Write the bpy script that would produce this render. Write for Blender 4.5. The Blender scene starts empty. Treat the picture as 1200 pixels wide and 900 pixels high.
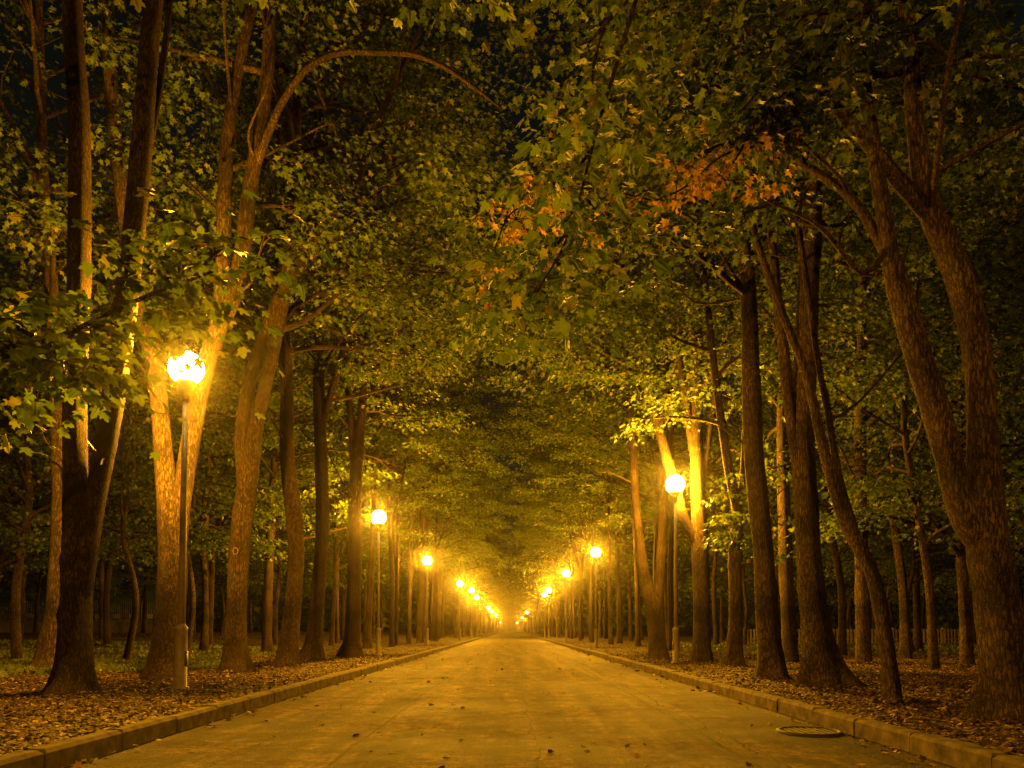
import bpy, math, random
import numpy as np
from mathutils import Vector, noise as mnoise

rng = np.random.default_rng(7)
random.seed(7)
SC = bpy.context.scene
COL = SC.collection
PI = math.pi

# ------------------------------------------------------------------ camera
F, CX, HOR, CAMZ = 850.0, 598.0, 738.0, 1.0
PITCH = math.radians(3.0)
PY0 = HOR - F * math.tan(PITCH)          # principal point row
cd = bpy.data.cameras.new('camera')
cam = bpy.data.objects.new('camera', cd)
COL.objects.link(cam)
cam.location = (0, 0, CAMZ)
cam.rotation_euler = (PI / 2 + PITCH, 0, 0)
cd.sensor_width = 36
cd.lens = F / 1200 * 36
cd.shift_y = (PY0 - 450) / 1200
cd.shift_x = (600 - CX) / 1200
cd.clip_start = 0.05
cd.clip_end = 3000
SC.camera = cam


def at(px, py, Y):
    """survey: where in the place, Y metres down the avenue, a sight line ends"""
    u = (px - CX) / F
    v = (PY0 - py) / F
    c, s = math.cos(PITCH), math.sin(PITCH)
    d = np.array([u, c - v * s, s + v * c])
    return np.array([0, 0, CAMZ]) + d * (Y / d[1])


# ------------------------------------------------------------------ ground shape
def gz(x, y):
    ax = abs(x)
    t = min(max((ax - 3.4) / 6, 0), 1)
    h = 0.115 + 0.05 * t
    if x < -9:
        h += 0.6 * min(max((-9 - x) / 12, 0), 1) * min(max((y - 18) / 30, 0), 1)
    h += 0.05 * t * mnoise.noise((x * 0.35, y * 0.35, 0.3))
    return h


# ------------------------------------------------------------------ mesh helpers
def link(o, parent=None):
    COL.objects.link(o)
    if parent is not None:
        o.parent = parent
    return o


def props(o, label=None, cat=None, group=None, kind=None):
    if label: o['label'] = label
    if cat: o['category'] = cat
    if group: o['group'] = group
    if kind: o['kind'] = kind
    return o


def empty(name, loc, rz=0.0):
    o = bpy.data.objects.new(name, None)
    o.location = loc
    o.rotation_euler = (0, 0, rz)
    o.empty_display_size = 0.3
    return link(o)


def raw_mesh(name, V, LV, LS, LT, mats, mi=None, smooth=False):
    """vertices, loop vertex ids, loop starts, loop totals"""
    me = bpy.data.meshes.new(name)
    me.vertices.add(len(V))
    me.vertices.foreach_set('co', np.ascontiguousarray(V, dtype=np.float32).ravel())
    me.loops.add(len(LV))
    me.loops.foreach_set('vertex_index', np.ascontiguousarray(LV, dtype=np.int32))
    me.polygons.add(len(LS))
    me.polygons.foreach_set('loop_start', np.ascontiguousarray(LS, dtype=np.int32))
    me.polygons.foreach_set('loop_total', np.ascontiguousarray(LT, dtype=np.int32))
    if mi is not None:
        me.polygons.foreach_set('material_index', np.ascontiguousarray(mi, dtype=np.int32))
    me.polygons.foreach_set('use_smooth', np.full(len(LS), smooth))
    for m in mats:
        me.materials.append(m)
    me.update(calc_edges=True)
    me.validate()
    return me


class MB:
    """collects quads / polygons for one mesh"""
    def __init__(self):
        self.V, self.P, self.n = [], [], 0

    def add(self, V, faces):
        self.V.append(np.asarray(V, float))
        for f in faces:
            self.P.append(tuple(i + self.n for i in f))
        self.n += len(V)

    def tube(self, pts, rad, k=8, flare=0.0, rough=0.0, seed=0, cap=True, knots=0):
        pts = np.asarray(pts, float)
        rad = np.asarray(rad, float)
        n = len(pts)
        t = np.gradient(pts, axis=0)
        t /= np.linalg.norm(t, axis=1)[:, None] + 1e-9
        ref = np.array([1.0, 0, 0]) if abs(t[0][0]) < 0.8 else np.array([0, 1.0, 0])
        u = ref - t[0] * ref.dot(t[0]); u /= np.linalg.norm(u)
        U = np.empty((n, 3))
        for i in range(n):
            u = u - t[i] * u.dot(t[i]); u /= np.linalg.norm(u) + 1e-9
            U[i] = u
        W = np.cross(t, U)
        a = np.arange(k) * 2 * PI / k
        R = np.repeat(rad[:, None], k, 1)
        if flare or rough:
            h = pts[:, 2] - pts[0, 2]
            rr = np.random.default_rng(seed + 11)
            ph = rr.random(4) * 6.28
            lobes = 0.22 + 0.85 * np.maximum(0, np.sin(a * 2.5 + ph[0])) ** 2 + 0.45 * np.maximum(0, np.sin(a * 1.5 + ph[1])) ** 3 + 0.1 * np.sin(a * 8 + ph[2])
            lobes = lobes * np.minimum(1, np.minimum(a, 2 * PI - a) * 1.2 + .5)
            if knots:
                for _ in range(knots):
                    hk = rr.uniform(.5, max(1.0, h.max() * .7)); ak = rr.uniform(0, 6.28); am = rr.uniform(.10, .30); sg = rr.uniform(.06, .16)
                    da = np.abs((a - ak + PI) % (2 * PI) - PI)
                    R = R * (1 + am * np.exp(-((h - hk) / sg) ** 2)[:, None] * np.exp(-(da / .55) ** 2)[None, :])
            if flare:
                R = R * (1 + flare * np.exp(-np.maximum(h, 0) / 0.28)[:, None] * lobes[None, :]
                         + 0.12 * flare * np.exp(-np.maximum(h, 0) / 0.7)[:, None])
            if rough:
                s = np.arange(n)
                R = R * (1 + rough * (np.sin(a[None, :] * 2 + s[:, None] * 0.55 + ph[1]) * 0.5
                                      + np.sin(a[None, :] * 3 - s[:, None] * 0.9 + ph[2]) * 0.35
                                      + rr.normal(0, 0.35, (n, k))))
        P = pts[:, None, :] + R[:, :, None] * (U[:, None, :] * np.cos(a)[None, :, None] + W[:, None, :] * np.sin(a)[None, :, None])
        V = P.reshape(-1, 3)
        fs = []
        for i in range(n - 1):
            b0, b1 = i * k, (i + 1) * k
            for j in range(k):
                j2 = (j + 1) % k
                fs.append((b0 + j, b0 + j2, b1 + j2, b1 + j))
        if cap:
            fs.append(tuple(range((n - 1) * k, n * k)))
        self.add(V, fs)

    def box(self, c, s, rz=0.0, bev=0.0):
        x, y, z = [v / 2 for v in s]
        b = min(bev, x * .9, y * .9, z * .9)
        cr, sr = math.cos(rz), math.sin(rz)
        if b <= 0:
            V = [(i * x, j * y, l * z) for l in (-1, 1) for i, j in ((-1, -1), (1, -1), (1, 1), (-1, 1))]
            f = [(3, 2, 1, 0), (4, 5, 6, 7), (0, 1, 5, 4), (1, 2, 6, 5), (2, 3, 7, 6), (3, 0, 4, 7)]
        else:
            V, f = [], []
            for l, ins in ((-z, b), (-z + b, 0), (z - b, 0), (z, b)):
                V += [(i * (x - ins), j * (y - ins), l) for i, j in ((-1, -1), (1, -1), (1, 1), (-1, 1))]
            for r in range(3):
                for q in range(4):
                    q2 = (q + 1) % 4
                    f.append((r * 4 + q, r * 4 + q2, r * 4 + 4 + q2, r * 4 + 4 + q))
            f += [(3, 2, 1, 0), (12, 13, 14, 15)]
        V = np.array(V)
        V = np.stack([V[:, 0] * cr - V[:, 1] * sr, V[:, 0] * sr + V[:, 1] * cr, V[:, 2]], 1) + np.array(c)
        self.add(V, f)

    def lathe(self, prof, c=(0, 0, 0), k=20):
        a = np.arange(k) * 2 * PI / k
        V = np.concatenate([np.stack([c[0] + r * np.cos(a), c[1] + r * np.sin(a), np.full(k, c[2] + z)], 1) for r, z in prof])
        f = []
        for i in range(len(prof) - 1):
            for j in range(k):
                j2 = (j + 1) % k
                f.append((i * k + j, i * k + j2, (i + 1) * k + j2, (i + 1) * k + j))
        f.append(tuple(range(k))[::-1])
        f.append(tuple((len(prof) - 1) * k + j for j in range(k)))
        self.add(V, f)

    def mesh(self, name, mat, smooth=True):
        V = np.concatenate(self.V)
        LT = np.array([len(p) for p in self.P])
        LV = np.fromiter((i for p in self.P for i in p), int)
        LS = np.concatenate([[0], np.cumsum(LT)[:-1]])
        return raw_mesh(name, V, LV, LS, LT, [mat] if mat else [], smooth=smooth)

    def build(self, name, mat, parent=None, smooth=True):
        return link(bpy.data.objects.new(name, self.mesh(name, mat, smooth)), parent)


# leaf outlines, one half; x to the side, y along the midrib
HALF = {
    'maple': [(0, 0), (.20, -.08), (.42, .02), (.30, .20), (.50, .30), (.58, .56), (.34, .50), (.22, .56), (.24, .74), (0, 1.0)],
    'lobed': [(0, 0), (.40, .0), (.28, .24), (.55, .52), (.2, .54), (0, 1.0)],
    'mid': [(0, 0), (.45, .12), (.40, .55), (0, 1.0)],
}


def leaf_template(kind):
    if kind == 'kite':
        V = np.array([(0, 0, 0), (.46, .42, -.10), (0, 1, -.12), (-.46, .42, -.10)])
        return V, [(0, 1, 2), (0, 2, 3)]
    h = HALF[kind]
    n = len(h)
    def z(x, y): return -0.28 * abs(x) - 0.18 * y * y
    V = [(x, y, z(x, y)) for x, y in h] + [(-x, y, z(x, y)) for x, y in h[1:-1]]
    right = tuple(range(n))
    left = (0, n - 1) + tuple(n + i for i in range(n - 3, -1, -1))
    return np.array(V), [right, left]


def leaf_mesh(name, pos, tip, nor, size, kind, mats, mi=None):
    N = len(pos)
    T, faces = leaf_template(kind)
    tip = tip / (np.linalg.norm(tip, axis=1)[:, None] + 1e-9)
    nor = nor - tip * (nor * tip).sum(1)[:, None]
    nor /= np.linalg.norm(nor, axis=1)[:, None] + 1e-9
    side = np.cross(tip, nor)
    V = (pos[:, None, :] + size[:, None, None] * (T[None, :, 0, None] * side[:, None, :]
         + T[None, :, 1, None] * tip[:, None, :] + T[None, :, 2, None] * nor[:, None, :])).reshape(-1, 3)
    nv = len(T)
    flat = np.array([i for f in faces for i in f])
    LV = (np.arange(N)[:, None] * nv + flat[None, :]).ravel()
    LT = np.tile([len(f) for f in faces], N)
    LS = np.concatenate([[0], np.cumsum(LT)[:-1]])
    m = None if mi is None else np.repeat(mi, len(faces))
    return raw_mesh(name, V, LV, LS, LT, mats, m)


# ------------------------------------------------------------------ materials
def new_mat(name):
    m = bpy.data.materials.new(name)
    m.use_nodes = True
    nt = m.node_tree
    for n in list(nt.nodes):
        nt.nodes.remove(n)
    out = nt.nodes.new('ShaderNodeOutputMaterial')
    return m, nt, out


def N(nt, typ, **kw):
    n = nt.nodes.new(typ)
    for k, v in kw.items():
        if k in n.inputs:
            n.inputs[k].default_value = v
        else:
            setattr(n, k, v)
    return n


def ramp(nt, stops):
    r = nt.nodes.new('ShaderNodeValToRGB')
    e = r.color_ramp.elements
    while len(e) < len(stops):
        e.new(0.5)
    for i, (p, c) in enumerate(stops):
        e[i].position = p
        e[i].color = (*c, 1) if len(c) == 3 else c
    return r


def math_node(nt, op, a, b=None, clamp=False):
    n = nt.nodes.new('ShaderNodeMath')
    n.operation = op
    n.use_clamp = clamp
    for i, v in enumerate((a, b)):
        if v is None: continue
        if isinstance(v, (int, float)): n.inputs[i].default_value = v
        else: nt.links.new(v, n.inputs[i])
    return n.outputs[0]


def mix_col(nt, fac, a, b, mode='MIX'):
    n = nt.nodes.new('ShaderNodeMix')
    n.data_type = 'RGBA'
    n.blend_type = mode
    for sock, v in ((n.inputs[0], fac), (n.inputs[6], a), (n.inputs[7], b)):
        if isinstance(v, (int, float)): sock.default_value = v
        elif isinstance(v, tuple): sock.default_value = (*v, 1)
        else: nt.links.new(v, sock)
    return n.outputs[2]


def leaf_material(name, stops, trans=0.45, rough=0.45):
    m, nt, out = new_mat(name)
    g = N(nt, 'ShaderNodeNewGeometry')
    r = ramp(nt, stops)
    nt.links.new(g.outputs['Random Per Island'], r.inputs[0])
    p = N(nt, 'ShaderNodeBsdfPrincipled', Roughness=rough)
    p.inputs['Specular IOR Level'].default_value = 0.25
    nt.links.new(r.outputs[0], p.inputs['Base Color'])
    t = N(nt, 'ShaderNodeBsdfTranslucent')
    tc = mix_col(nt, 1.0, r.outputs[0], (1.25, 1.3, 0.6), 'MULTIPLY')
    nt.links.new(tc, t.inputs['Color'])
    mx = N(nt, 'ShaderNodeMixShader')
    mx.inputs[0].default_value = trans
    nt.links.new(p.outputs[0], mx.inputs[1])
    nt.links.new(t.outputs[0], mx.inputs[2])
    nt.links.new(mx.outputs[0], out.inputs[0])
    return m


LEAF = leaf_material('maple_leaf', [(0, (.045, .085, .012)), (.45, (.08, .125, .016)), (.85, (.12, .16, .02)), (1, (.20, .17, .02))])
LEAF_PALE = leaf_material('young_leaf', [(0, (.09, .13, .015)), (.6, (.15, .17, .02)), (1, (.22, .2, .03))])
LEAF_DRY = leaf_material('withered_leaf', [(0, (.22, .12, .04)), (.5, (.38, .22, .07)), (1, (.36, .26, .07))], trans=.3, rough=.7)
LITTER = leaf_material('litter_leaf', [(0, (.022, .013, .007)), (.5, (.075, .048, .02)), (.82, (.17, .11, .04)), (1, (.42, .29, .10))], trans=.12, rough=.65)
ROADLEAF = leaf_material('trodden_leaf', [(0, (.03, .018, .01)), (.7, (.06, .032, .016)), (.85, (.15, .08, .03)), (1, (.40, .25, .1))], trans=.1, rough=.6)
GRASS = leaf_material('grass_blade', [(0, (.06, .09, .014)), (1, (.13, .14, .028))], trans=.3)


def bark_material(name, dark, light, scale=1.0, moss=0.4):
    m, nt, out = new_mat(name)
    tc = N(nt, 'ShaderNodeTexCoord')
    mp = N(nt, 'ShaderNodeMapping')
    mp.inputs['Scale'].default_value = (21 * scale, 21 * scale, 4.2 * scale)
    nt.links.new(tc.outputs['Object'], mp.inputs[0])
    n1 = N(nt, 'ShaderNodeTexNoise', Scale=2.4, Detail=8.0, Roughness=.72, Distortion=.9)
    nt.links.new(mp.outputs[0], n1.inputs['Vector'])
    v = N(nt, 'ShaderNodeTexVoronoi', feature='DISTANCE_TO_EDGE', Scale=1.6)
    add = N(nt, 'ShaderNodeVectorMath', operation='ADD')
    sc = N(nt, 'ShaderNodeVectorMath', operation='SCALE')
    sc.inputs['Scale'].default_value = 1.6
    nt.links.new(n1.outputs['Color'], sc.inputs[0])
    nt.links.new(mp.outputs[0], add.inputs[0]); nt.links.new(sc.outputs[0], add.inputs[1])
    nt.links.new(add.outputs[0], v.inputs['Vector'])
    ridge = math_node(nt, 'MULTIPLY', v.outputs['Distance'], 6.5, True)
    hgt = math_node(nt, 'ADD', math_node(nt, 'MULTIPLY', ridge, .55), math_node(nt, 'MULTIPLY', n1.outputs[0], .75))
    r = ramp(nt, [(.28, dark), (.6, tuple(a * .45 + b * .55 for a, b in zip(dark, light))), (1.0, light)])
    nt.links.new(hgt, r.inputs[0])
    big = N(nt, 'ShaderNodeTexNoise', Scale=1.1, Detail=3.0)
    nt.links.new(tc.outputs['Object'], big.inputs['Vector'])
    br = ramp(nt, [(.36, (.42, .42, .4)), (.62, (1.35, 1.3, 1.2))])
    nt.links.new(big.outputs[0], br.inputs[0])
    c = mix_col(nt, 1.0, r.outputs[0], br.outputs[0], 'MULTIPLY')
    big2 = N(nt, 'ShaderNodeTexNoise', Scale=2.7, Detail=4.0)
    nt.links.new(tc.outputs['Object'], big2.inputs['Vector'])
    ms = ramp(nt, [(.56, (0, 0, 0)), (.72, (moss, moss, moss))])
    nt.links.new(big2.outputs[0], ms.inputs[0])
    c = mix_col(nt, ms.outputs[0], c, (.07, .085, .035))
    p = N(nt, 'ShaderNodeBsdfPrincipled', Roughness=.85)
    p.inputs['Specular IOR Level'].default_value = .2
    nt.links.new(c, p.inputs['Base Color'])
    b = N(nt, 'ShaderNodeBump', Strength=1.0, Distance=.035)
    nt.links.new(hgt, b.inputs['Height'])
    nt.links.new(b.outputs[0], p.inputs['Normal'])
    nt.links.new(p.outputs[0], out.inputs[0])
    return m


BARK = bark_material('furrowed_bark', (.012, .008, .005), (.105, .072, .044))
BARK_PALE = bark_material('smooth_bark', (.02, .013, .008), (.105, .073, .043), .8, .4)
BARK_DARK = bark_material('dark_bark', (.009, .006, .0035), (.072, .048, .029), 1.1)


def simple_mat(name, col, rough=.6, metal=0.0, nscale=8.0, var=.3, bump=.1):
    m, nt, out = new_mat(name)
    tc = N(nt, 'ShaderNodeTexCoord')
    n1 = N(nt, 'ShaderNodeTexNoise', Scale=nscale, Detail=5.0, Roughness=.6)
    nt.links.new(tc.outputs['Object'], n1.inputs['Vector'])
    r = ramp(nt, [(.3, tuple(c * (1 - var) for c in col)), (.7, tuple(min(1, c * (1 + var)) for c in col))])
    nt.links.new(n1.outputs[0], r.inputs[0])
    p = N(nt, 'ShaderNodeBsdfPrincipled', Roughness=rough, Metallic=metal)
    p.inputs['Specular IOR Level'].default_value = .15 if rough > .75 else .4
    nt.links.new(r.outputs[0], p.inputs['Base Color'])
    b = N(nt, 'ShaderNodeBump', Strength=bump, Distance=.02)
    nt.links.new(n1.outputs[0], b.inputs['Height'])
    nt.links.new(b.outputs[0], p.inputs['Normal'])
    nt.links.new(p.outputs[0], out.inputs[0])
    return m


POLE = simple_mat('painted_pole', (.16, .125, .08), .55, 0, 14, .25, .06)
COLLAR = simple_mat('lamp_collar', (.06, .05, .04), .5, .3, 20, .2, .05)
KERB = simple_mat('kerb_concrete', (.10, .08, .055), .85, 0, 7, .6, .5)
WALL = simple_mat('low_wall_concrete', (.20, .18, .14), .85, 0, 3, .3, .3)
RAIL = simple_mat('railing_steel', (.16, .17, .14), .6, 0, 6, .2, .05)
FENCE = simple_mat('pale_fence', (.24, .19, .11), .7, 0, 6, .2, .1)
STRIPE, nt, out = new_mat('red_white_stripes')
tc = N(nt, 'ShaderNodeTexCoord')
sx = N(nt, 'ShaderNodeSeparateXYZ'); nt.links.new(tc.outputs['Object'], sx.inputs[0])
st = math_node(nt, 'GREATER_THAN', math_node(nt, 'FRACT', math_node(nt, 'MULTIPLY', sx.outputs[0], .7)), .5)
p = N(nt, 'ShaderNodeBsdfPrincipled', Roughness=.6)
nt.links.new(mix_col(nt, st, (.45, .05, .03), (.7, .66, .58)), p.inputs['Base Color'])
nt.links.new(p.outputs[0], out.inputs[0])
KNOT = simple_mat('scar_wood', (.11, .078, .047), .8, 0, 30, .25, .3)
FACADE = simple_mat('teal_facade', (.10, .19, .19), .8, 0, .6, .2, .1)
IRON = simple_mat('drain_iron', (.02, .017, .014), .65, .2, 30, .3, .2)

# globe: milky glass, lit from the lamp inside it
GLOBE, nt, out = new_mat('lit_globe')
em = N(nt, 'ShaderNodeEmission', Strength=60.0)
em.inputs['Color'].default_value = (1.0, .62, .12, 1)
tr = N(nt, 'ShaderNodeBsdfTransparent')
ms = N(nt, 'ShaderNodeAddShader')
nt.links.new(tr.outputs[0], ms.inputs[0]); nt.links.new(em.outputs[0], ms.inputs[1])
nt.links.new(ms.outputs[0], out.inputs[0])


def ground_material():
    m, nt, out = new_mat('leaf_litter_ground')
    tc = N(nt, 'ShaderNodeTexCoord')
    v = N(nt, 'ShaderNodeTexVoronoi', Scale=24.0, Randomness=1.0)
    w = N(nt, 'ShaderNodeTexNoise', Scale=6.0, Detail=3.0)
    nt.links.new(tc.outputs['Object'], w.inputs['Vector'])
    vm = N(nt, 'ShaderNodeVectorMath', operation='MULTIPLY_ADD')
    vm.inputs[1].default_value = (.35, .35, .35)
    nt.links.new(w.outputs['Color'], vm.inputs[0]); nt.links.new(tc.outputs['Object'], vm.inputs[2])
    nt.links.new(vm.outputs[0], v.inputs['Vector'])
    sep = N(nt, 'ShaderNodeSeparateColor')
    nt.links.new(v.outputs['Color'], sep.inputs[0])
    r = ramp(nt, [(0, (.02, .013, .007)), (.45, (.055, .037, .017)), (.8, (.10, .066, .028)), (1, (.20, .135, .05))])
    nt.links.new(sep.outputs[0], r.inputs[0])
    big = N(nt, 'ShaderNodeTexNoise', Scale=.22, Detail=4.0)
    nt.links.new(tc.outputs['Object'], big.inputs['Vector'])
    bm = ramp(nt, [(.50, (0, 0, 0)), (.62, (.65, .65, .65))])
    nt.links.new(big.outputs[0], bm.inputs[0])
    c = mix_col(nt, bm.outputs[0], r.outputs[0], (.045, .058, .018))
    p = N(nt, 'ShaderNodeBsdfPrincipled', Roughness=.9)
    p.inputs['Specular IOR Level'].default_value = .17
    nt.links.new(c, p.inputs['Base Color'])
    b = N(nt, 'ShaderNodeBump', Strength=.8, Distance=.04)
    nt.links.new(sep.outputs[1], b.inputs['Height'])
    nt.links.new(b.outputs[0], p.inputs['Normal'])
    nt.links.new(p.outputs[0], out.inputs[0])
    return m


def road_material():
    m, nt, out = new_mat('worn_concrete_road')
    tc = N(nt, 'ShaderNodeTexCoord')
    obj = tc.outputs['Object']
    fine = N(nt, 'ShaderNodeTexNoise', Scale=26.0, Detail=6.0, Roughness=.85)
    nt.links.new(obj, fine.inputs['Vector'])
    mid = N(nt, 'ShaderNodeTexNoise', Scale=2.4, Detail=7.0, Roughness=.65)
    nt.links.new(obj, mid.inputs['Vector'])
    mp = N(nt, 'ShaderNodeMapping')
    mp.inputs['Scale'].default_value = (.55, 1.0, 1)
    nt.links.new(obj, mp.inputs[0])
    blot = N(nt, 'ShaderNodeTexNoise', Scale=.9, Detail=7.0, Roughness=.68)
    nt.links.new(mp.outputs[0], blot.inputs['Vector'])
    r = ramp(nt, [(.40, (.008, .0055, .0035)), (.5, (.036, .0245, .015)), (.61, (.115, .08, .05))])
    m2 = N(nt, 'ShaderNodeMapping'); m2.inputs['Scale'].default_value = (2.6, .16, 1)
    nt.links.new(obj, m2.inputs[0])
    lane = N(nt, 'ShaderNodeTexNoise', Scale=1.0, Detail=6.0, Roughness=.6)
    nt.links.new(m2.outputs[0], lane.inputs['Vector'])
    mixv = math_node(nt, 'ADD', math_node(nt, 'MULTIPLY', mid.outputs[0], .35), math_node(nt, 'MULTIPLY', blot.outputs[0], .3))
    mixv = math_node(nt, 'ADD', mixv, math_node(nt, 'MULTIPLY', lane.outputs[0], .35))  # lengthwise surface streaks, weighted up to stand in for leaf shadows too
    mixv = math_node(nt, 'ADD', math_node(nt, 'MULTIPLY', math_node(nt, 'SUBTRACT', mixv, .5), 1.8), .5)
    nt.links.new(mixv, r.inputs[0])
    c = r.outputs[0]
    fr = ramp(nt, [(.38, (.22, .22, .22)), (.62, (1.75, 1.75, 1.75))])
    nt.links.new(fine.outputs[0], fr.inputs[0])
    c = mix_col(nt, .9, c, fr.outputs[0], 'MULTIPLY')
    agg = N(nt, 'ShaderNodeTexNoise', Scale=8.0, Detail=3.0, Roughness=.6)
    nt.links.new(obj, agg.inputs['Vector'])
    ar = ramp(nt, [(.36, (.4, .4, .4)), (.64, (1.45, 1.45, 1.45))])
    nt.links.new(agg.outputs[0], ar.inputs[0])
    c = mix_col(nt, .9, c, ar.outputs[0], 'MULTIPLY')
    # oily, damp stain round the drain
    stv = N(nt, 'ShaderNodeVectorMath', operation='DISTANCE')
    wv_ = N(nt, 'ShaderNodeTexNoise', Scale=1.7, Detail=4.0)
    nt.links.new(obj, wv_.inputs['Vector'])
    wm = N(nt, 'ShaderNodeVectorMath', operation='MULTIPLY_ADD')
    wm.inputs[1].default_value = (1.6, 2.2, 0)
    nt.links.new(wv_.outputs['Color'], wm.inputs[0]); nt.links.new(obj, wm.inputs[2])
    nt.links.new(wm.outputs[0], stv.inputs[0])
    stv.inputs[1].default_value = (2.85 + .8, 7.2 + 1.1, 0)
    stain = ramp(nt, [(.5, (.85, .85, .85)), (.95, (0, 0, 0))])
    nt.links.new(stv.outputs['Value'], stain.inputs[0])
    c = mix_col(nt, stain.outputs[0], c, (.012, .009, .006))
    # wandering coordinate for seams and cracks
    wob = N(nt, 'ShaderNodeTexNoise', Scale=.9, Detail=5.0, Roughness=.6)
    nt.links.new(obj, wob.inputs['Vector'])
    sx = N(nt, 'ShaderNodeSeparateXYZ'); nt.links.new(obj, sx.inputs[0])
    wv = math_node(nt, 'SUBTRACT', wob.outputs[0], .5)
    masks = []
    for x0, w_, amp in ((-1.32, .03, .10), (1.82, .038, .16), (2.02, .022, .5), (0.22, .018, .35), (-2.2, .012, .7)):
        xx = math_node(nt, 'ADD', sx.outputs[0], math_node(nt, 'MULTIPLY', wv, amp))
        d = math_node(nt, 'ABSOLUTE', math_node(nt, 'SUBTRACT', xx, x0))
        masks.append(math_node(nt, 'SUBTRACT', 1.0, math_node(nt, 'DIVIDE', d, w_), True))
    yy = math_node(nt, 'ADD', sx.outputs[1], math_node(nt, 'MULTIPLY', wv, .25))
    fy = math_node(nt, 'ABSOLUTE', math_node(nt, 'SUBTRACT', math_node(nt, 'FRACT', math_node(nt, 'DIVIDE', yy, 3.1)), .5))
    vo = N(nt, 'ShaderNodeTexVoronoi', feature='DISTANCE_TO_EDGE', Scale=.55)
    va = N(nt, 'ShaderNodeVectorMath', operation='ADD')
    w2 = N(nt, 'ShaderNodeTexNoise', Scale=2.2, Detail=5.0)
    nt.links.new(obj, w2.inputs['Vector'])
    nt.links.new(obj, va.inputs[0]); nt.links.new(w2.outputs['Color'], va.inputs[1])
    nt.links.new(va.outputs[0], vo.inputs['Vector'])
    crk = math_node(nt, 'SUBTRACT', 1.0, math_node(nt, 'DIVIDE', vo.outputs['Distance'], .010), True)
    gate = ramp(nt, [(.52, (0, 0, 0)), (.6, (1, 1, 1))]); nt.links.new(blot.outputs[0], gate.inputs[0])
    masks.append(math_node(nt, 'MULTIPLY', crk, gate.outputs[0]))
    tot = masks[0]
    for k in masks[1:]:
        tot = math_node(nt, 'MAXIMUM', tot, k)
    c = mix_col(nt, math_node(nt, 'MULTIPLY', tot, .95), c, (.008, .006, .004))
    # dirt gathered along the kerbs
    ed = math_node(nt, 'SUBTRACT', math_node(nt, 'ABSOLUTE', sx.outputs[0]), 2.75)
    ed = math_node(nt, 'MULTIPLY', math_node(nt, 'MULTIPLY', ed, 2.2, True), mid.outputs[0])
    c = mix_col(nt, math_node(nt, 'MULTIPLY', ed, 1.1, True), c, (.045, .032, .018))
    p = N(nt, 'ShaderNodeBsdfPrincipled')
    p.inputs['Specular IOR Level'].default_value = .17
    nt.links.new(c, p.inputs['Base Color'])
    rr = ramp(nt, [(.3, (.6, .6, .6)), (.7, (.85, .85, .85))])
    nt.links.new(blot.outputs[0], rr.inputs[0])
    nt.links.new(rr.outputs[0], p.inputs['Roughness'])
    h = math_node(nt, 'ADD', math_node(nt, 'MULTIPLY', fine.outputs[0], .7), math_node(nt, 'MULTIPLY', mid.outputs[0], 1.2))
    h = math_node(nt, 'SUBTRACT', h, math_node(nt, 'MULTIPLY', tot, .8))
    b = N(nt, 'ShaderNodeBump', Strength=.9, Distance=.03)
    nt.links.new(h, b.inputs['Height'])
    nt.links.new(b.outputs[0], p.inputs['Normal'])
    nt.links.new(p.outputs[0], out.inputs[0])
    return m


GROUND, ROAD = ground_material(), road_material()

# ------------------------------------------------------------------ setting
RW = 3.24           # road half width
KW = 0.20           # kerb width
END = 320.0

xs = np.concatenate([[-580, -300, -160, -90], np.arange(-60, -8, 2.0), np.arange(-8, -RW - KW - .05, .5), [-RW - KW + .02, -RW - KW + .04],
                     [RW + KW - .04, RW + KW - .02], np.arange(RW + KW + .06, 8, .5), np.arange(8, 61, 2.0), [90, 160, 300, 580]])
ys = np.concatenate([[-580, -200, -60, -20], np.arange(-10, 40, .6), np.arange(40, 120, 3.0), np.arange(120, 340, 12), [400, 580]])
V = []
for y in ys:
    for x in xs:
        V.append((x, y, -0.03 if abs(x) < RW + KW - .03 else gz(x, y)))
nx = len(xs)
fs = [(j * nx + i, j * nx + i + 1, (j + 1) * nx + i + 1, (j + 1) * nx + i) for j in range(len(ys) - 1) for i in range(nx - 1)]
mb = MB(); mb.add(V, fs)
props(mb.build('ground', GROUND), kind='structure')

mb = MB()
ry = np.concatenate([np.arange(-40, 60, 1.0), np.arange(60, END + 1, 5.0)])
rx = np.linspace(-RW - .02, RW + .02, 15)
V = [(x, y, 0.012 * (1 - (x / RW) ** 2) + .006 * mnoise.noise((x * .6, y * .6, 2))) for y in ry for x in rx]
fs = [(j * 15 + i, j * 15 + i + 1, (j + 1) * 15 + i + 1, (j + 1) * 15 + i) for j in range(len(ry) - 1) for i in range(14)]
mb.add(V, fs)
props(mb.build('road', ROAD), kind='structure')

for sgn in (-1, 1):
    mb = MB()
    y = -40.0
    r_ = random.Random(5 + sgn)
    while y < END:
        L = (0.98 + r_.uniform(-.04, .04)) if y < 60 else 3.0
        if not (sgn < 0 and 76 < y < 82):
            dx, dz, rz = r_.uniform(-.008, .008), r_.uniform(-.007, .007), r_.uniform(-.004, .004)
            mb.box((sgn * (RW + KW / 2) + dx, y + L / 2, .055 + dz), (KW, L - .014, .21), rz, .028)
        y += L
    props(mb.build('kerb', KERB, smooth=False), kind='structure')

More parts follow.
